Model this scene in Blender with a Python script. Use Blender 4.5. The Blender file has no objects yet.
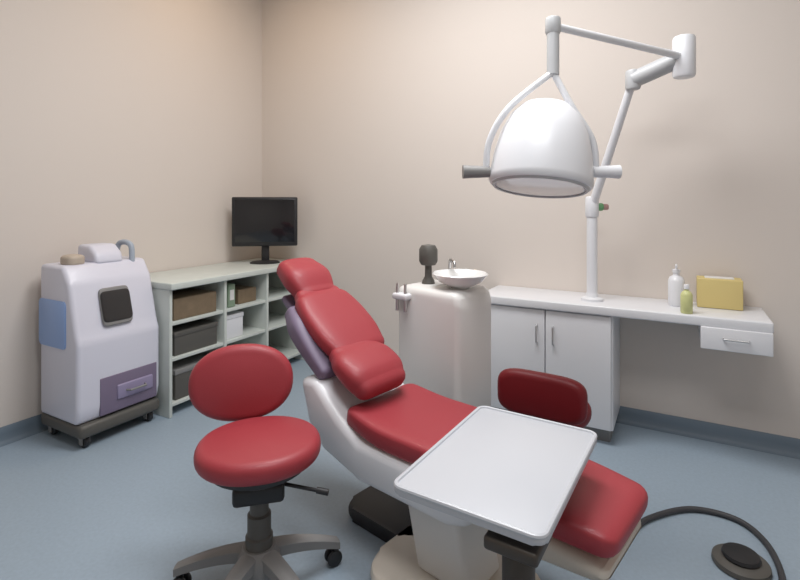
import bpy, bmesh, math, random
from mathutils import Vector, Matrix
random.seed(4)
sc = bpy.context.scene
col = sc.collection
R = math.radians
PI = math.pi

# ------------------------------------------------------------------ camera
# World axes follow the room: x along the back wall (left wall is x=0), y=0 is the back wall, room lies at y<0.
CAM = Vector((3.152, -3.198, 1.30))
RIGHT = Vector((0.8733, 0.4872)); FWD = Vector((-0.4872, 0.8733))
cd = bpy.data.cameras.new('camera'); cam = bpy.data.objects.new('camera', cd); col.objects.link(cam)
cam.location = CAM
cam.rotation_euler = (PI/2, 0, math.atan2(0.4872, 0.8733))
cd.sensor_width = 36; cd.lens = 22.5; cd.shift_y = -90/800; cd.clip_start = 0.05
sc.camera = cam

def C2(X, Y):                      # metres right of / in front of the viewpoint -> room x, y
    p = RIGHT*X + FWD*Y
    return CAM.x + p.x, CAM.y + p.y
def P(px, py, Y):                  # a measured sight line and a distance -> room point
    x, y = C2((px-400)*Y/500, Y)
    return Vector((x, y, 1.30-(py-200)*Y/500))
def F(px, py, z=0.0):              # the same, on a level at height z
    return P(px, py, (1.30-z)*500/(py-200))

# ------------------------------------------------------------------ materials
def mat(name, rgb, rough=.5, metal=0., spec=.5, coat=0., bump=None, vary=None, trans=0., emit=None):
    m = bpy.data.materials.new(name); m.use_nodes = True
    nt = m.node_tree; b = nt.nodes['Principled BSDF']
    b.inputs['Base Color'].default_value = (*rgb, 1)
    b.inputs['Roughness'].default_value = rough
    b.inputs['Metallic'].default_value = metal
    b.inputs['Specular IOR Level'].default_value = spec
    b.inputs['Coat Weight'].default_value = coat
    b.inputs['Transmission Weight'].default_value = trans
    tc = nt.nodes.new('ShaderNodeTexCoord')
    if vary:
        sc_, amt = vary
        n = nt.nodes.new('ShaderNodeTexNoise'); n.inputs['Scale'].default_value = sc_; n.inputs['Detail'].default_value = 4
        nt.links.new(tc.outputs['Object'], n.inputs['Vector'])
        r = nt.nodes.new('ShaderNodeValToRGB')
        r.color_ramp.elements[0].position = .3; r.color_ramp.elements[1].position = .7
        r.color_ramp.elements[0].color = (*[c*(1-amt) for c in rgb], 1)
        r.color_ramp.elements[1].color = (*[min(1, c*(1+amt)) for c in rgb], 1)
        nt.links.new(n.outputs['Fac'], r.inputs['Fac']); nt.links.new(r.outputs['Color'], b.inputs['Base Color'])
    if bump:
        sc_, st = bump
        n = nt.nodes.new('ShaderNodeTexNoise'); n.inputs['Scale'].default_value = sc_; n.inputs['Detail'].default_value = 3
        nt.links.new(tc.outputs['Object'], n.inputs['Vector'])
        bp = nt.nodes.new('ShaderNodeBump'); bp.inputs['Strength'].default_value = st; bp.inputs['Distance'].default_value = .004
        nt.links.new(n.outputs['Fac'], bp.inputs['Height']); nt.links.new(bp.outputs['Normal'], b.inputs['Normal'])
    return m

M = dict(
    wall=mat('cream_wall_paint', (.71, .645, .59), .7, spec=.25, bump=(90, .08)),
    ceil=mat('ceiling_paint', (.82, .81, .78), .8),
    floor=mat('blue_grey_vinyl', (.33, .41, .485), .42, spec=.35, vary=(70, .05)),
    cove=mat('vinyl_skirting', (.17, .22, .27), .5),
    red=mat('red_leatherette', (.35, .036, .048), .5, spec=.5, coat=.06, bump=(260, .12)),
    shaded_red=mat('shaded_red_leatherette', (.17, .008, .013), .45, spec=.4, bump=(260, .12)),  # red darkened in its base colour to stand in for shade
    white=mat('white_plastic', (.78, .79, .82), .35, coat=.15),
    lilac=mat('lilac_white_plastic', (.70, .70, .79), .38, coat=.1),
    cream=mat('ivory_plastic', (.66, .60, .52), .4),
    grey=mat('grey_plastic', (.24, .235, .23), .45),
    palegrey=mat('pale_grey_plastic', (.76, .75, .73), .4),
    lampgrey=mat('lamp_grey_plastic', (.50, .51, .52), .4),
    violet=mat('violet_grey_plastic', (.20, .16, .24), .5),
    black=mat('black_plastic', (.018, .018, .02), .5),
    screen=mat('dark_screen_glass', (.012, .012, .014), .15, coat=.4),
    blue=mat('pale_blue_panel', (.30, .45, .78), .35),
    chrome=mat('brushed_steel', (.62, .62, .62), .28, metal=1.),
    desk=mat('pale_green_grey_laminate', (.62, .66, .62), .4, vary=(12, .03)),
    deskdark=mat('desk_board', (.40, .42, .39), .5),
    brown=mat('brown_card', (.22, .16, .10), .7, vary=(20, .1)),
    dkgrey=mat('charcoal_plastic', (.10, .095, .085), .5),
    green=mat('sage_green_plastic', (.25, .34, .24), .5),
    leafgreen=mat('green_plastic', (.18, .42, .20), .45),
    yellow=mat('yellow_card', (.66, .53, .22), .6),
    lime=mat('yellow_green_plastic', (.62, .64, .30), .4),
    pink=mat('dull_pink_plastic', (.50, .30, .28), .5),
    tray=mat('white_enamel_tray', (.55, .57, .61), .40, coat=.1),
    ceramic=mat('white_ceramic', (.80, .80, .79), .15, coat=.4),
    lens=mat('lamp_front_glass', (.52, .52, .56), .12, coat=.6),
    hose=mat('dark_hose_rubber', (.05, .05, .055), .55),
    darkcol=mat('dark_bronze_metal', (.07, .058, .048), .45, metal=.3),
)

# ------------------------------------------------------------------ mesh helpers
def obj(name, bm, m, parent=None, smooth=38):
    bmesh.ops.remove_doubles(bm, verts=bm.verts, dist=1e-6)
    bmesh.ops.recalc_face_normals(bm, faces=bm.faces)
    me = bpy.data.meshes.new(name); bm.to_mesh(me); bm.free()
    for p in me.polygons: p.use_smooth = True
    me.set_sharp_from_angle(angle=R(smooth))
    me.materials.append(m)
    o = bpy.data.objects.new(name, me); col.objects.link(o)
    if parent: o.parent = parent
    return o

def thing(name, label, cat, loc=(0, 0, 0), rz=0., group=None):
    o = bpy.data.objects.new(name, None); col.objects.link(o); o.empty_display_size = .05
    o.location = loc; o.rotation_euler = (0, 0, rz); o['label'] = label; o['category'] = cat
    if group: o['group'] = group
    return o
def tag(o, label, cat, group=None):
    o['label'] = label; o['category'] = cat
    if group: o['group'] = group
    return o
def struct(name, bm, m):
    o = obj(name, bm, m); o['kind'] = 'structure'; return o

def xf(loc=(0, 0, 0), rot=(0, 0, 0)):
    from mathutils import Euler
    return Matrix.Translation(loc) @ Euler(rot).to_matrix().to_4x4()
def add(bm, src, mtx=None):
    if mtx is not None: bmesh.ops.transform(src, matrix=mtx, verts=src.verts)
    me = bpy.data.meshes.new('tmp'); src.to_mesh(me); src.free(); bm.from_mesh(me); bpy.data.meshes.remove(me)
    return bm
def box(bm, c, s, bev=.005, rot=(0, 0, 0), seg=3):
    t = bmesh.new(); bmesh.ops.create_cube(t, size=1)
    bmesh.ops.scale(t, vec=s, verts=t.verts)
    if bev: bmesh.ops.bevel(t, geom=list(t.edges), offset=min(bev, min(s)*.49), segments=seg, profile=.5, affect='EDGES')
    return add(bm, t, xf(c, rot))
def bx(c, s, bev=.005, rot=(0, 0, 0)): return box(bmesh.new(), c, s, bev, rot)
def lathe(bm, prof, seg=36, mtx=None):
    t = bmesh.new(); rings = []
    for r, z in prof:
        if r < 1e-5: rings.append([t.verts.new((0, 0, z))])
        else: rings.append([t.verts.new((r*math.cos(2*PI*k/seg), r*math.sin(2*PI*k/seg), z)) for k in range(seg)])
    for A, B in zip(rings, rings[1:]):
        for k in range(seg):
            k2 = (k+1) % seg
            if len(A) == 1 and len(B) == 1: continue
            if len(A) == 1: t.faces.new((A[0], B[k], B[k2]))
            elif len(B) == 1: t.faces.new((A[k], A[k2], B[0]))
            else: t.faces.new((A[k], A[k2], B[k2], B[k]))
    return add(bm, t, mtx)
def lt(prof, mtx=None, seg=36): return lathe(bmesh.new(), prof, seg, mtx)
def cyl(bm, c, r, h, bev=.004, rot=(0, 0, 0), seg=32):
    b = min(bev, r*.45, h*.45)
    return lathe(bm, [(0, -h/2), (r-b, -h/2), (r-b*.3, -h/2+b*.3), (r, -h/2+b), (r, h/2-b), (r-b*.3, h/2-b*.3), (r-b, h/2), (0, h/2)], seg, xf(c, rot))
def cy(c, r, h, bev=.004, rot=(0, 0, 0), seg=32): return cyl(bmesh.new(), c, r, h, bev, rot, seg)
def curve_pts(pts, n=10):
    pts = [Vector(p) for p in pts]; out = []
    for i in range(len(pts)-1):
        p0 = pts[max(i-1, 0)]; p1 = pts[i]; p2 = pts[i+1]; p3 = pts[min(i+2, len(pts)-1)]
        for k in range(n):
            t = k/n
            out.append(.5*((2*p1)+(p2-p0)*t+(2*p0-5*p1+4*p2-p3)*t*t+(3*p1-p0-3*p2+p3)*t**3))
    out.append(pts[-1]); return out
def tube(bm, pts, r, seg=14, sm=0):
    """round bar through the points; r may be a list"""
    pts = curve_pts(pts, sm) if sm else [Vector(p) for p in pts]
    n = len(pts); rr = r if isinstance(r, (list, tuple)) else None
    t = bmesh.new(); rings = []; prev = None
    for i, p in enumerate(pts):
        d = (pts[min(i+1, n-1)]-pts[max(i-1, 0)]).normalized()
        if prev is None:
            a = Vector((0, 0, 1)) if abs(d.z) < .9 else Vector((1, 0, 0))
            x = d.cross(a).normalized()
        else: x = (prev-d*prev.dot(d)).normalized()
        prev = x; y = d.cross(x)
        q = r if rr is None else rr[0]+(rr[1]-rr[0])*i/(n-1)
        rings.append([t.verts.new(p+(x*math.cos(2*PI*k/seg)+y*math.sin(2*PI*k/seg))*q) for k in range(seg)])
    for A, B in zip(rings, rings[1:]):
        for k in range(seg): t.faces.new((A[k], A[(k+1) % seg], B[(k+1) % seg], B[k]))
    t.faces.new(rings[0]); t.faces.new(list(reversed(rings[-1])))
    return add(bm, t)
def tb(pts, r, seg=14, sm=0): return tube(bmesh.new(), pts, r, seg, sm)
def sup(n, a, b, p):
    out = []
    for k in range(n):
        c, s = math.cos(2*PI*k/n), math.sin(2*PI*k/n)
        out.append((a*math.copysign(abs(c)**(2/p), c), b*math.copysign(abs(s)**(2/p), s)))
    return out
def pad(bm, a, b, h, r=.02, p=2.6, crown=.0, mtx=None, n=56):
    """upholstered pad lying in xy, from z=0 to h, with rolled edges and a slightly crowned top"""
    t = bmesh.new(); rings = []; ol = sup(n, a, b, p)
    prof = []
    for k in range(6):
        th = PI/2*k/5
        prof.append((r*(1-math.sin(th)), r*(1-math.cos(th))))
    prof = [(ins, z) for ins, z in prof]
    up = [(ins, h-z) for ins, z in reversed(prof)]
    for ins, z in prof+up:
        rings.append([t.verts.new((x*(a-ins)/a, y*(b-ins)/b, z)) for x, y in ol])
    for f in (.8, .55, .3):
        z = h+crown*(1-f*f)
        rings.append([t.verts.new((x*(a-r)/a*f, y*(b-r)/b*f, z)) for x, y in ol])
    for A, B in zip(rings, rings[1:]):
        for k in range(n): t.faces.new((A[k], A[(k+1) % n], B[(k+1) % n], B[k]))
    t.faces.new(rings[0]); c = t.verts.new((0, 0, h+crown))
    for k in range(n): t.faces.new((rings[-1][k], rings[-1][(k+1) % n], c))
    return add(bm, t, mtx)
def sweep(bm, st, p=4.5, n=44, dish=0., rnd=.04):
    """cushion along a path in xz. stations: (x, z, half width, thickness) of the top centre line; rounded ends"""
    pts = [Vector((s[0], 0, s[1])) for s in st]
    full = []
    m = len(st)
    dense = []
    for i in range(m-1):
        for k in range(6):
            q = k/6
            i0, i3 = max(i-1, 0), min(i+2, m-1)
            v = []
            for j in range(4):
                a0, a1, a2, a3 = st[i0][j], st[i][j], st[i+1][j], st[i3][j]
                v.append(.5*(2*a1+(a2-a0)*q+(2*a0-5*a1+4*a2-a3)*q*q+(3*a1-a0-3*a2+a3)*q**3))
            dense.append(v)
    dense.append(list(st[-1]))
    def tang(i):
        a = dense[max(i-1, 0)]; b = dense[min(i+1, len(dense)-1)]
        return Vector((b[0]-a[0], 0, b[1]-a[1])).normalized()
    sec = []
    def emit(v, T, off, sc_):
        N = Vector((-T.z, 0, T.x)); c = Vector((v[0], 0, v[1]))+T*off-N*(v[3]/2)
        hw = v[2]-(1-sc_)*rnd; ht = v[3]/2*(.35+.65*sc_)
        sec.append((c, N, hw, ht))
    T0 = tang(0); T1 = tang(len(dense)-1)
    for k in range(5):
        th = PI/2*k/5; emit(dense[0], T0, -rnd*math.cos(th), math.sin(th))
    for i, v in enumerate(dense): emit(v, tang(i), 0, 1)
    for k in range(4, -1, -1):
        th = PI/2*k/5; emit(dense[-1], T1, rnd*math.cos(th), math.sin(th))
    t = bmesh.new(); rings = []
    for c, N, hw, ht in sec:
        ring = []
        for x, y in sup(n, 1, 1, p):
            lift = -dish*(1-x*x) if y > 0 else 0
            ring.append(t.verts.new(c+Vector((0, x*hw, 0))+N*(y*ht+lift*min(1, y*1.5))))
        rings.append(ring)
    for A, B in zip(rings, rings[1:]):
        for k in range(n): t.faces.new((A[k], A[(k+1) % n], B[(k+1) % n], B[k]))
    t.faces.new(rings[0]); t.faces.new(list(reversed(rings[-1])))
    return add(bm, t)
def sw(*a, **k): return sweep(bmesh.new(), *a, **k)
def prism(bm, outline, y0, y1, bev=.01, seg=3):
    """outline in xz extruded along y, edges rounded"""
    t = bmesh.new()
    A = [t.verts.new((x, y0, z)) for x, z in outline]; B = [t.verts.new((x, y1, z)) for x, z in outline]
    n = len(outline); t.faces.new(A); t.faces.new(list(reversed(B)))
    for k in range(n): t.faces.new((A[k], B[k], B[(k+1) % n], A[(k+1) % n]))
    bmesh.ops.recalc_face_normals(t, faces=t.faces)
    if bev: bmesh.ops.bevel(t, geom=list(t.edges), offset=bev, segments=seg, profile=.5, affect='EDGES')
    return add(bm, t)
def pr(*a, **k): return prism(bmesh.new(), *a, **k)
def plate(bm, outline, z0, z1, bev=.005, mtx=None):
    """outline in xy extruded along z"""
    t = bmesh.new()
    A = [t.verts.new((x, y, z0)) for x, y in outline]; B = [t.verts.new((x, y, z1)) for x, y in outline]
    n = len(outline); t.faces.new(list(reversed(A))); t.faces.new(B)
    for k in range(n): t.faces.new((A[k], A[(k+1) % n], B[(k+1) % n], B[k]))
    if bev:
        es = [e for e in t.edges if abs(e.verts[0].co.z-e.verts[1].co.z) < 1e-6]
        bmesh.ops.bevel(t, geom=es, offset=bev, segments=2, profile=.5, affect='EDGES')
    return add(bm, t, mtx)
def rrect(a, b, r, n=7):
    out = []
    for cx, cy_, s in ((a-r, b-r, 0), (-a+r, b-r, 1), (-a+r, -b+r, 2), (a-r, -b+r, 3)):
        for k in range(n):
            th = PI/2*(s+k/(n-1)); out.append((cx+r*math.cos(th), cy_+r*math.sin(th)))
    return out
def look(loc, d, up=(0, 0, 1)):
    """matrix whose local z points along d"""
    z = Vector(d).normalized(); x = Vector(up).cross(z)
    if x.length < 1e-4: x = Vector((1, 0, 0))
    x.normalize(); y = z.cross(x)
    m = Matrix((x, y, z)).transposed().to_4x4(); m.translation = Vector(loc); return m

# ------------------------------------------------------------------ the room
W, D, H = 5.0, 5.0, 3.2
struct('floor', bx((W/2, -D/2, -.05), (W, D, .1), 0), M['floor'])
struct('ceiling', bx((W/2, -D/2, H+.05), (W, D, .1), 0), M['ceil'])
struct('wall_left', bx((-.05, -D/2, H/2), (.1, D+.2, H), 0), M['wall'])
struct('wall_back', bx((W/2, .05, H/2), (W, .1, H), 0), M['wall'])
struct('wall_right', bx((W+.05, -D/2, H/2), (.1, D+.2, H), 0), M['wall'])
struct('wall_front', bx((W/2, -D-.05, H/2), (W, .1, H), 0), M['wall'])
def skirting(name, p0, p1, inward):
    prof = [(0, 0), (.035, 0), (.018, .006), (.009, .02), (.007, .05), (.007, .085), (.004, .09), (0, .09)]
    bm = bmesh.new(); p0 = Vector(p0); p1 = Vector(p1); n = Vector(inward)
    A = [bm.verts.new(p0+n*d+Vector((0, 0, z))) for d, z in prof]; B = [bm.verts.new(p1+n*d+Vector((0, 0, z))) for d, z in prof]
    k = len(prof)
    for i in range(k): bm.faces.new((A[i], A[(i+1) % k], B[(i+1) % k], B[i]))
    bm.faces.new(A); bm.faces.new(list(reversed(B)))
    struct(name, bm, M['cove'])
skirting('baseboard_left', (0, 0, 0), (0, -D, 0), (1, 0, 0))
skirting('baseboard_back', (0, 0, 0), (W, 0, 0), (0, -1, 0))

# ------------------------------------------------------------------ white equipment cart by the left wall (front faces +x)
ec = thing('equipment_cart', 'white wheeled equipment cart with a small black screen against the left wall', 'equipment cart', (.272, -1.53, 0))
hw = .235
prof = [(-.185, .13), (.17, .13), (.185, .20), (.185, .55), (.165, .60), (.10, .86), (.04, .95), (-.185, .95)]
body = obj('body', pr(prof, -hw, hw, bev=.022), M['lilac'], ec)
obj('base', bx((.0, 0, .095), (.40, .455, .07), .02), M['dkgrey'], ec)
def fork_bm(sx, sy):
    bm = bmesh.new(); U = [(-.022, .02), (-.022, .07), (.022, .07), (.022, .02), (.016, .02), (.016, .068), (-.016, .068), (-.016, .02)]
    A = [bm.verts.new((sx-.014, sy+y, z)) for y, z in U]; B = [bm.verts.new((sx+.014, sy+y, z)) for y, z in U]
    bm.faces.new(A); bm.faces.new(list(reversed(B)))
    for k in range(8): bm.faces.new((A[k], A[(k+1) % 8], B[(k+1) % 8], B[k]))
    return bm
for sx in (-.15, .15):
    for sy in (-.18, .18):
        c = obj('castor', cy((sx, sy, .0335), .033, .026, .006, (PI/2, 0, 0)), M['black'], ec)
        obj('fork', fork_bm(sx, sy), M['grey'], c)
# sloped console with the dark screen
sl = Vector((.165-.10, 0, .66-.90)).normalized(); nrm = Vector((.24, 0, .065)).normalized()
mid = Vector((.137, 0, .712))
obj('screen_bezel', pad(bmesh.new(), .085, .105, .018, .008, 8, 0, look(mid+nrm*.0-Vector((0, .01, 0)), nrm, (0, 0, 1))), M['grey'], ec)
obj('screen', pad(bmesh.new(), .083, .085, .004, .002, 8, 0, look(mid+nrm*.017-Vector((0, .01, 0)), nrm, (0, 0, 1))), M['screen'], ec)
# blue panel on the near side (faces -y)
obj('side_panel', plate(bmesh.new(), rrect(.13, .125, .02), 0, .008, .003, xf((-.05, -hw+.002, .64), (PI/2, 0, 0))), M['blue'], ec)
# flat dark panel coloured to stand in for a shaded lower recess; violet drawer
obj('dark_bay_panel', bx((.183, .045, .245), (.012, .33, .20), .004), M['violet'], ec)
dr = obj('drawer', bx((.19, .075, .245), (.018, .21, .08), .008), mat('dusty_violet_plastic', (.30, .26, .40), .45), ec)
obj('handle', tb([(.197, .02, .245), (.222, .03, .245), (.222, .12, .245), (.197, .13, .245)], .006, 10), M['grey'], dr)
# top: raised hood, small cradle and push handle
obj('hood', pr([(-.15, .94), (.05, .94), (.03, 1.0), (-.03, 1.045), (-.15, 1.045)], -.06, .10, bev=.02), M['lilac'], ec)
obj('cradle', pad(bmesh.new(), .055, .05, .06, .02, 3, .004, xf((-.02, -.15, .94))), mat('beige_plastic', (.50, .42, .34), .5), ec)
obj('push_handle', tb([(-.1, .14, .94), (-.09, .145, 1.02), (-.06, .15, 1.045), (.0, .15, 1.045), (.03, .155, 1.02), (.035, .155, .93)], .016, 12, 4), mat('blue_grey_plastic', (.40, .45, .52), .45), ec)

# ------------------------------------------------------------------ desk in the corner
dk = thing('shelf_desk', 'pale grey-green desk with open shelves standing in the room corner', 'desk', (0, 0, 0))
obj('desktop', bx((.275, -.645, .785), (.53, 1.27, .04), .006), M['desk'], dk)
for y in (-.03, -.46, -.85, -1.262):
    obj('side_panel', bx((.265, y, .383), (.49, .02, .764), .002), M['desk'], dk)
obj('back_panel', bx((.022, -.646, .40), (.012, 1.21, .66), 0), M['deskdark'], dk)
for (y0, y1) in ((-.03, -.46), (-.46, -.85), (-.85, -1.262)):
    for z in (.07, .34, .555):
        obj('shelf', bx((.265, (y0+y1)/2, z), (.47, abs(y1-y0)-.021, .02), .002), M['desk'], dk)
def carton(name, label, c, s, m, lidm=None, group=None, cat='box'):
    o = tag(obj(name, bx(c, s, .004), M[m]), label, cat, group)
    if lidm: obj('lid', bx((c[0], c[1], c[2]+s[2]/2-.012), (s[0]+.008, s[1]+.008, .03), .004), M[lidm], o)
    return o
carton('carton', 'brown carton on the upper desk shelf beside the white cart', (.35, -1.06, .5655+.066), (.26, .32, .13), 'brown')
carton('storage_box', 'dark storage box on the middle desk shelf below the brown carton', (.35, -1.055, .3505+.07), (.26, .32, .14), 'dkgrey', 'dkgrey')
carton('storage_box', 'white storage box on the middle desk shelf beside the green folder', (.34, -.735, .3505+.08), (.26, .15, .16), 'white', 'white')
bs = thing('folder', 'sage green upright folder on the upper desk shelf', 'folder', (.37, -.77, .5655))
obj('cover', bx((0, 0, .08), (.22, .06, .155), .004), M['green'], bs)
obj('spine_label', bx((.111, 0, .085), (.002, .035, .07), 0), M['palegrey'], bs)
carton('carton', 'small brown carton on the upper desk shelf behind the green folder', (.34, -.60, .5655+.05), (.22, .17, .10), 'brown')
carton('storage_box', 'grey storage box on the lowest desk shelf', (.34, -1.05, .0805+.09), (.28, .32, .18), 'dkgrey', 'grey')

# ------------------------------------------------------------------ monitor
mp = P(265, 257, 3.93)
mo = thing('computer_monitor', 'black flat-screen computer monitor on the corner desk', 'monitor', (mp.x, mp.y, .806), R(38))
obj('base', lt([(0, 0), (.115, 0), (.115, .006), (.10, .014), (.03, .022), (0, .022)], Matrix.Diagonal((1, .8, 1, 1))), M['black'], mo)
obj('neck', bx((0, .03, .09), (.06, .025, .16), .008), M['black'], mo)
obj('housing', box(box(bmesh.new(), (0, 0, .325), (.50, .034, .385), .010), (0, .03, .325), (.34, .04, .26), .015), M['black'], mo)
obj('screen', bx((0, -.0165, .332), (.455, .004, .335), .001), M['screen'], mo)

# ------------------------------------------------------------------ dental chair
ox, oy = C2(.07, 1.80)
CH = -math.asin(.211)
ch = thing('dental_chair', 'reclined red dental treatment chair with white shell in the middle of the room', 'dental chair', (ox, oy, 0), CH)
obj('base_plate', plate(bmesh.new(), [(x+.17, y-.02) for x, y in rrect(.27, .20, .12)], .002, .055, .018), M['cream'], ch)
obj('dark_underseat_plate', plate(bmesh.new(), [(x-.215, y+.11) for x, y in rrect(.185, .12, .06)], .002, .055, .018), M['black'], ch)  # black plate added for the dark, shadowed spot beneath the seat
obj('lift_column', pr([(.06, .05), (.28, .05), (.22, .30), (.0, .30)], -.09, .10, bev=.02), M['palegrey'], ch)
obj('seat_shell', pr([(-.47, .60), (-.42, .44), (-.33, .355), (-.14, .305), (.24, .31), (.33, .34), (.33, .445), (-.14, .445), (-.24, .50), (-.38, .61)], -.18, .235, bev=.03), M['white'], ch)
Y0 = .03
def shift(o): o.location.y = Y0; return o
shift(obj('seat', sw([(-.185, .545, .19, .085), (-.05, .53, .20, .095), (.15, .53, .20, .095), (.28, .53, .20, .095)], dish=.014, rnd=.05), M['red'], ch))
shift(obj('leg_rest', sw([(.36, .495, .19, .09), (.56, .482, .18, .085), (.68, .472, .165, .08)], dish=.008, rnd=.045), M['red'], ch))
shift(obj('leg_shell', pr([(.335, .31), (.52, .31), (.69, .325), (.71, .36), (.68, .38), (.335, .40)], -.155, .155, bev=.025), M['cream'], ch))
lum = [(-.22, .56, .125, .10), (-.255, .585, .142, .11), (-.315, .625, .142, .10), (-.355, .65, .12, .085)]
bk = [(-.375, .662, .14, .085), (-.44, .708, .158, .09), (-.53, .772, .158, .09), (-.60, .825, .14, .085), (-.625, .845, .12, .075)]
bo = shift(obj('backrest', sw(bk, dish=.02, rnd=.04, p=3.4), M['red'], ch))
shift(obj('lumbar_cushion', sw(lum, dish=.01, rnd=.04, p=3.2), M['red'], ch)).location.y = -.005
shift(obj('back_shell', sw([(-.40, .60, .185, .07), (-.50, .675, .195, .09), (-.58, .735, .19, .10), (-.64, .785, .16, .08)], rnd=.025), M['violet'], ch))
hr = shift(obj('headrest', sw([(-.645, .848, .10, .09), (-.71, .893, .118, .115), (-.78, .94, .105, .10)], dish=.014, rnd=.04, p=3.0), M['red'], ch))
shift(obj('headrest_bar', tb([(-.60, 0, .70), (-.70, 0, .80)], .014), M['chrome'], ch))
shift(obj('headrest_shell', sw([(-.665, .785, .10, .035), (-.745, .84, .095, .035)], rnd=.015), M['violet'], ch))

# ------------------------------------------------------------------ white instrument table standing over the chair's leg rest
cc = [F(380, 480, .61), F(495, 408, .61), F(608, 435, .61), F(522, 530, .61)]
ctr = sum(cc, Vector())/4
td = ((cc[2]-cc[1])+(cc[3]-cc[0])); trz = math.atan2(td.y, td.x)
it = thing('instrument_table', 'white flat-topped instrument table standing across the dental chair leg rest', 'table', (ctr.x, ctr.y, 0), trz)
tw = td.length/4*1.06; tl = ((cc[1]-cc[0])+(cc[2]-cc[3])).length/4
top = obj('tabletop', plate(bmesh.new(), rrect(tw, tl, .025), .588, .606, .006), M['tray'], it)
rim = bmesh.new(); ol = rrect(tw-.004, tl-.004, .024); tube(rim, [(x, y, .606) for x, y in ol]+[(ol[0][0], ol[0][1], .606)], .006, 8)
obj('rim', rim, M['tray'], top)
obj('under_frame', bx((-.0, -.02, .574), (tw*1.5, tl*1.5, .026), .006), M['grey'], it)
obj('column', box(cy((tw-.075, -tl+.06, .31), .036, .52, .004), (tw-.075, -tl+.06, .555), (.12, .12, .03), .008), M['darkcol'], it)
obj('foot_frame', box(box(bmesh.new(), (tw-.075, -tl+.20, .055), (.05, .50, .03), .008), (tw-.19, -tl-.02, .055), (.27, .05, .03), .008), M['darkcol'], it)
for x, y in ((tw-.075, -tl+.42), (tw-.30, -tl-.02), (tw-.075, -tl-.02)):
    obj('castor', cy((x, y, .0215), .021, .02, .005, (PI/2, 0, 0)), M['black'], it)

# ------------------------------------------------------------------ round stool in front (backrest faces the camera)
def stool_base(root, colz, legr, mcol, mleg, nleg=5, ph=0.):
    obj('gas_column', lt([(0, .12), (.044, .12), (.044, .20), (.038, .205), (.038, .27), (.030, .275), (.030, colz), (0, colz)], None, 28), mcol, root)
    obj('hub', lt([(0, .07), (.06, .07), (.068, .09), (.068, .145), (.052, .168), (0, .168)]), mleg, root)
    for k in range(nleg):
        a = ph+2*PI*k/nleg; c, s = math.cos(a), math.sin(a)
        lg = obj('leg', sweep_leg(a, legr), mleg, root)
        ca = bmesh.new()
        for o_ in (-.014, .014):
            cyl(ca, (legr*c-s*o_, legr*s+c*o_, .0285), .0275, .016, .006, (PI/2, 0, a), 20)
        tube(ca, [(legr*c, legr*s, .03), (legr*c, legr*s, .075)], .007, 8)
        obj('castor', ca, M['black'], lg)
def sweep_leg(a, L):
    bm = bmesh.new(); n = 8; rings = []
    for i in range(n+1):
        q = i/n; x = .03+(L-.03+.018)*q; z = .145-.072*q**1.6; w = .030-.010*q; h = .022-.007*q
        rings.append([bm.verts.new((x*math.cos(a)-y*math.sin(a), x*math.sin(a)+y*math.cos(a), z+zz)) for y, zz in ((w, -h), (w, h*.6), (w*.5, h), (-w*.5, h), (-w, h*.6), (-w, -h))])
    for A, B in zip(rings, rings[1:]):
        for k in range(6): bm.faces.new((A[k], A[(k+1) % 6], B[(k+1) % 6], B[k]))
    bm.faces.new(rings[0]); bm.faces.new(list(reversed(rings[-1]))); return bm

sx, sy = C2(-.463, 1.645)
s1 = thing('stool', 'red round-seated wheeled stool with oval backrest in front of the dental chair', 'stool', (sx, sy, 0), math.atan2(-FWD.x, FWD.y)+R(14))
obj('seat', pad(bmesh.new(), .200, .185, .07, .03, 2.1, .014, xf((0, 0, .45))), M['red'], s1)
obj('seat_pan', lt([(0, .395), (.09, .395), (.16, .435), (.165, .451), (0, .451)]), M['black'], s1)
obj('backrest', pad(bmesh.new(), .185, .135, .07, .03, 2.2, .012, xf((-.068, .262, .622), (R(80), 0, 0))), M['red'], s1)
obj('back_bar', tb([(0, .05, .40), (0, .20, .40), (-.01, .265, .43), (-.035, .275, .52), (-.065, .26, .59)], .013, 12, 5), M['dkgrey'], s1)
obj('height_lever', tube(tb([(.04, -.03, .385), (.15, -.08, .375), (.19, -.095, .37)], .006, 10), [(.18, -.091, .3715), (.215, -.105, .367)], .010, 10), M['black'], s1)
obj('mechanism', bx((0, .02, .368), (.16, .20, .06), .014), M['black'], s1)
stool_base(s1, .375, .265, M['dkgrey'], M['grey'], 5, R(18))

# second stool, behind the instrument table, backrest towards the camera
qx, qy = C2(.64, 2.15)
s2 = thing('stool', 'low stool with shade-darkened red rectangular backrest behind the white instrument table', 'stool', (qx, qy, 0), R(-3))
obj('seat', pad(bmesh.new(), .17, .165, .07, .028, 2.3, .008, xf((0, 0, .37))), M['shaded_red'], s2)
obj('seat_pan', lt([(0, .34), (.08, .34), (.135, .36), (.14, .371), (0, .371)]), M['black'], s2)
b2 = P(543, 393, 1.95)
mloc = s2.matrix_basis.inverted() if False else (Matrix.Translation(s2.location) @ Matrix.Rotation(R(-3), 4, 'Z')).inverted()
bl = mloc @ b2
obj('backrest', pad(bmesh.new(), .172, .088, .06, .026, 4, .006, xf((bl.x, bl.y-.03, bl.z), (R(90), 0, 0)) @ Matrix.Rotation(PI, 4, 'X') @ Matrix.Translation((0, 0, -.03))), M['shaded_red'], s2)
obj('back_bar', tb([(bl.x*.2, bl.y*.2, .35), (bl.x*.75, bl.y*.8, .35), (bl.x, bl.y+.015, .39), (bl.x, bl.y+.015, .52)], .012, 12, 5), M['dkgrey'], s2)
stool_base(s2, .345, .22, M['chrome'], M['dkgrey'], 5, R(50))

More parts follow.
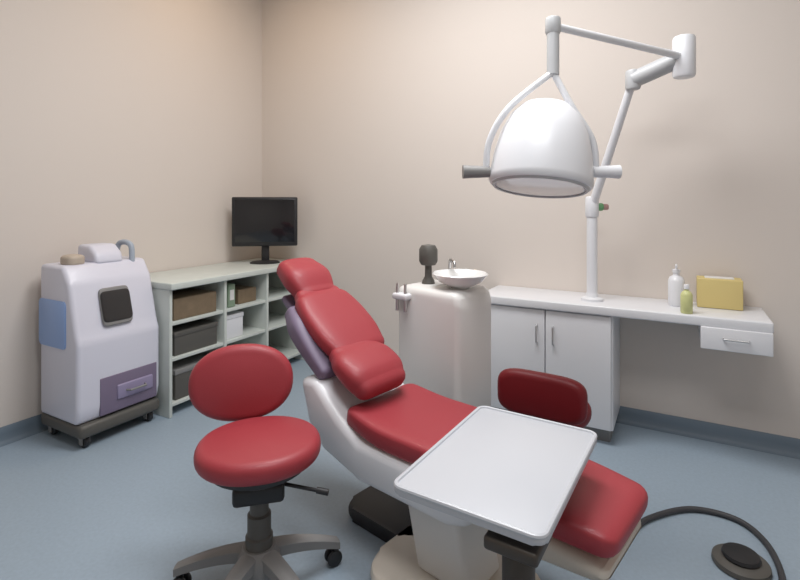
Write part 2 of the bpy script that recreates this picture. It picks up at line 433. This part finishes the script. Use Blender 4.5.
# ------------------------------------------------------------------ cuspidor column behind the chair
ux, uy = C2(.22, 2.42)
cu = thing('spittoon_unit', 'pale grey spittoon column standing behind the dental chair', 'spittoon', (ux, uy, 0), CH)
obj('body', pr([(-.175, .08), (.165, .08), (.18, .3), (.18, .83), (.16, .885), (-.19, .885), (-.19, .2)], -.145, .145, bev=.03), M['palegrey'], cu)
obj('plinth', bx((0, 0, .04), (.32, .25, .08), .01), M['grey'], cu)
obj('bowl', lt([(0, .888), (.04, .884), (.05, .892), (.10, .915), (.125, .945), (.132, .952), (.126, .957), (.115, .946), (.09, .92), (.03, .902), (0, .90)], xf((.085, -.0, 0))), M['ceramic'], cu)
obj('drain', lt([(0, .904), (.018, .904), (.02, .9065), (0, .908)], xf((.085, 0, 0)), 20), M['chrome'], cu)
obj('spout', tb([(-.03, .08, .88), (-.03, .08, .98), (-.01, .06, 1.005), (.03, .03, 1.0), (.04, .02, .975)], .008, 12, 5), M['chrome'], cu)
fl = obj('cup_filler', lathe(lt([(0, .88), (.034, .88), (.03, .90), (.018, .92), (.016, 1.0), (0, 1.0)], xf((-.105, .0, 0)), 28), [(0, .975), (.036, .978), (.046, .995), (.046, 1.055), (.034, 1.075), (0, 1.08)], 28, xf((-.105, 0, 0))), M['dkgrey'], cu)
# holder with two handpieces on the front
obj('holder', bx((-.14, -.16, .84), (.09, .05, .03), .01), M['white'], cu)
for k, dx in enumerate((-.025, .025)):
    obj('handpiece', tb([(-.14+dx, -.165, .77), (-.14+dx, -.165, .83), (-.14+dx, -.163, .90)], [.009, .007], 12), M['chrome'], cu)

# ------------------------------------------------------------------ white cabinet and counter on the back wall
cb = thing('cabinet', 'white floor cabinet below the counter on the back wall', 'cabinet', (0, 0, 0))
obj('carcass', bx((2.50, -.176, .385), (.70, .35, .61), .004), M['white'], cb)
obj('plinth', bx((2.50, -.165, .04), (.66, .29, .08), .002), M['grey'], cb)
for i, x in enumerate((2.328, 2.672)):
    d = obj('door', bx((x, -.3605, .385), (.338, .019, .60), .004), M['white'], cb)
    obj('handle', tb([(2.50+(-.045 if i == 0 else .045), -.369, .60), (2.50+(-.045 if i == 0 else .045), -.39, .595), (2.50+(-.045 if i == 0 else .045), -.39, .505), (2.50+(-.045 if i == 0 else .045), -.369, .50)], .005, 10), M['chrome'], d)
ct = thing('counter', 'long white counter top running along the back wall', 'counter', (0, 0, 0))
obj('worktop', bx((2.82, -.194, .7155), (1.42, .384, .049), .008), M['white'], ct)

obj('drawer_box', bx((3.385, -.19, .64), (.28, .372, .10), .004), M['white'], ct)
dw = obj('drawer', bx((3.385, -.384, .64), (.284, .02, .106), .004), M['white'], ct)
obj('handle', tb([(3.335, -.392, .645), (3.337, -.412, .645), (3.433, -.412, .645), (3.435, -.392, .645)], .005, 10), M['chrome'], dw)

# things standing on the counter
wb = thing('dispenser_bottle', 'white upright dispenser bottle on the counter beside the yellow carton', 'bottle', (3.14, -.16, .7405))
obj('bottle', lt([(0, 0), (.036, 0), (.04, .006), (.04, .13), (.032, .15), (.016, .16), (.016, .175), (0, .175)]), M['white'], wb)
obj('pump', tube(lt([(0, .174), (.019, .174), (.019, .19), (.006, .194), (.006, .212), (0, .212)], None, 24), [(0, 0, .212), (0, -.012, .216), (0, -.05, .21)], .006, 10), M['white'], wb)
lm = thing('soap_bottle', 'yellow-green bottle at the front edge of the counter near the yellow carton', 'bottle', (3.185, -.345, .7405))
obj('bottle', lt([(0, 0), (.024, 0), (.027, .005), (.027, .09), (.02, .105), (.01, .112), (.01, .12), (0, .12)]), M['lime'], lm)
obj('cap', lt([(0, .119), (.013, .119), (.013, .138), (.011, .142), (0, .142)], None, 24), M['white'], lm)
yb = tag(obj('carton', bx((3.335, -.10, .8165), (.20, .12, .15), .004), M['yellow']), 'yellow carton standing at the far right of the white counter', 'carton')
obj('flap', bx((3.335, -.10, .8935), (.13, .06, .006), .002), M['palegrey'], yb)

# ------------------------------------------------------------------ dental lamp on a post
pb = P(592, 300, 2.80); pt = P(592, 207, 2.80)
e0 = P(633, 80, 2.50); e1 = P(684, 57, 2.38); hg = P(553, 26, 2.0)
lh = P(541, 168, 1.95)
la = thing('dental_lamp', 'white round-headed dental lamp on a jointed arm above the room centre', 'lamp', (pb.x, pb.y, .7405))
LB = Vector((pb.x, pb.y, .7405))
def L(p): return Vector(p)-LB
obj('foot', lt([(0, 0), (.06, 0), (.06, .012), (.036, .02), (.031, .04), (0, .04)]), M['white'], la)
obj('post', tb([(0, 0, .02), (0, 0, pt.z-LB.z)], .029, 20), M['white'], la)
jt = obj('post_joint', cy(L(pt), .036, .12, .012), M['white'], la)
obj('joint_cap', cyl(bmesh.new(), L(pt)+Vector((RIGHT.x, RIGHT.y, 0))*.045, .022, .03, .006, (PI/2, 0, math.atan2(RIGHT.y, RIGHT.x)+PI/2)), M['leafgreen'], jt)
obj('joint_knob', cyl(bmesh.new(), L(pt)+Vector((RIGHT.x, RIGHT.y, 0))*.075, .017, .03, .006, (PI/2, 0, math.atan2(RIGHT.y, RIGHT.x)+PI/2)), M['pink'], jt)
obj('lower_arm', tb([L(pt), L(e0)], [.024, .020], 18), M['white'], la)
obj('elbow', tube(cyl(bmesh.new(), L(e0), .036, .10, .012), [L(e0), L(e1)], .042, 20), M['lampgrey'], la)
obj('elbow_cap', cyl(bmesh.new(), L(e1), .05, .20, .015), M['white'], la)
obj('upper_arm', tb([L(e1), L(hg)], [.017, .015], 18), M['white'], la)
obj('hanger', tube(cyl(bmesh.new(), L(hg), .03, .07, .01), [L(hg), L(P(553, 75, 1.98))], .024, 18), M['lampgrey'], la)
ax = (RIGHT*-.12+FWD*-.16); ax = Vector((ax.x, ax.y, -.95)).normalized()     # where the lamp face points
side = Vector((RIGHT.x, RIGHT.y, 0))
hm = look(L(lh), ax) @ Matrix.Diagonal((1.06, 1.06, 1.16, 1))
head = obj('lamp_head', lt([(0, -.235), (.045, -.232), (.09, -.215), (.13, -.175), (.158, -.115), (.176, -.04), (.185, .04), (.185, .055), (.178, .064), (.165, .066), (0, .066)], hm, 56), M['white'], la)
obj('front_glass', lt([(0, .072), (.08, .0715), (.155, .068), (.158, .060), (0, .060)], hm, 56), M['lens'], head)
obj('reflector_ring', lt([(.160, .062), (.160, .071), (.168, .072), (.174, .064)], hm, 56), M['lampgrey'], head)
hc = L(lh)
yk = [L(P(553, 70, 1.98))]
obj('yoke', tube(tb([L(P(553, 72, 1.98)), hc+side*-.12+Vector((0, 0, .24)), hc+side*-.20+Vector((0, 0, .11)), hc+side*-.215+Vector((0, 0, -.01))], .013, 12, 6),
    [L(P(553, 72, 1.98)), hc+side*.12+Vector((0, 0, .24)), hc+side*.20+Vector((0, 0, .11)), hc+side*.215+Vector((0, 0, -.01))], .013, 12, 6), M['white'], la)
for s, m in ((-1, 'lampgrey'), (1, 'palegrey')):
    hp = hc+side*(.215*s)+Vector((0, 0, -.015))
    h = obj('grip', tb([hp-side*(.015*s), hp+side*(.05*s), hp+side*(.09*s)], [.022, .027], 18), M['grey' if s < 0 else 'white'], la)
    obj('pivot', tb([hp-side*(.06*s), hp], .016, 14), M['lampgrey'], la)

# ------------------------------------------------------------------ foot control and its hose, right of the chair
fp = F(741, 566)
fc = thing('foot_control', 'round dark foot control with a curving hose on the blue floor', 'foot control', (fp.x, fp.y, 0))
obj('base', lt([(0, .001), (.085, .001), (.09, .006), (.088, .02), (.07, .03), (0, .03)]), M['dkgrey'], fc)
obj('pedal', lt([(0, .03), (.055, .03), (.06, .036), (.056, .046), (.03, .052), (0, .052)]), M['black'], fc)
hp = [F(625, 540), F(648, 522), F(690, 512), F(735, 522), F(765, 545), F(782, 580), F(776, 606), F(758, 596)]
hp = [Vector((p.x-fp.x, p.y-fp.y, .0125)) for p in hp]
obj('hose', tb(hp, .011, 12, 8), M['hose'], fc)

# ------------------------------------------------------------------ light
def area(name, loc, size, power, rgb=(1, 1, 1), rot=(0, 0, 0)):
    l = bpy.data.lights.new(name, 'AREA'); l.shape = 'RECTANGLE'; l.size, l.size_y = size; l.energy = power; l.color = rgb
    o = bpy.data.objects.new(name, l); col.objects.link(o); o.location = loc; o.rotation_euler = rot; return o
area('ceiling_lamp_near_back_wall', (2.2, -1.35, H-.03), (1.4, .7), 52, (.99, .99, 1))
area('ceiling_lamp_middle', (3.0, -2.6, H-.03), (1.4, .7), 30, (.98, .985, 1))
area('added_warm_corner_fill', (.70, -.85, H-.03), (.3, .3), 4.5, (1, .68, .38))  # fill light added to warm the corner, no known fixture there
w = bpy.data.worlds.new('world'); sc.world = w; w.use_nodes = True
w.node_tree.nodes['Background'].inputs[0].default_value = (.8, .85, .9, 1)
w.node_tree.nodes['Background'].inputs[1].default_value = .3

vs = sc.view_settings
vs.view_transform = 'Standard'; vs.look = 'None'; vs.gamma = 1; vs.use_curve_mapping = False; vs.exposure = 0.0
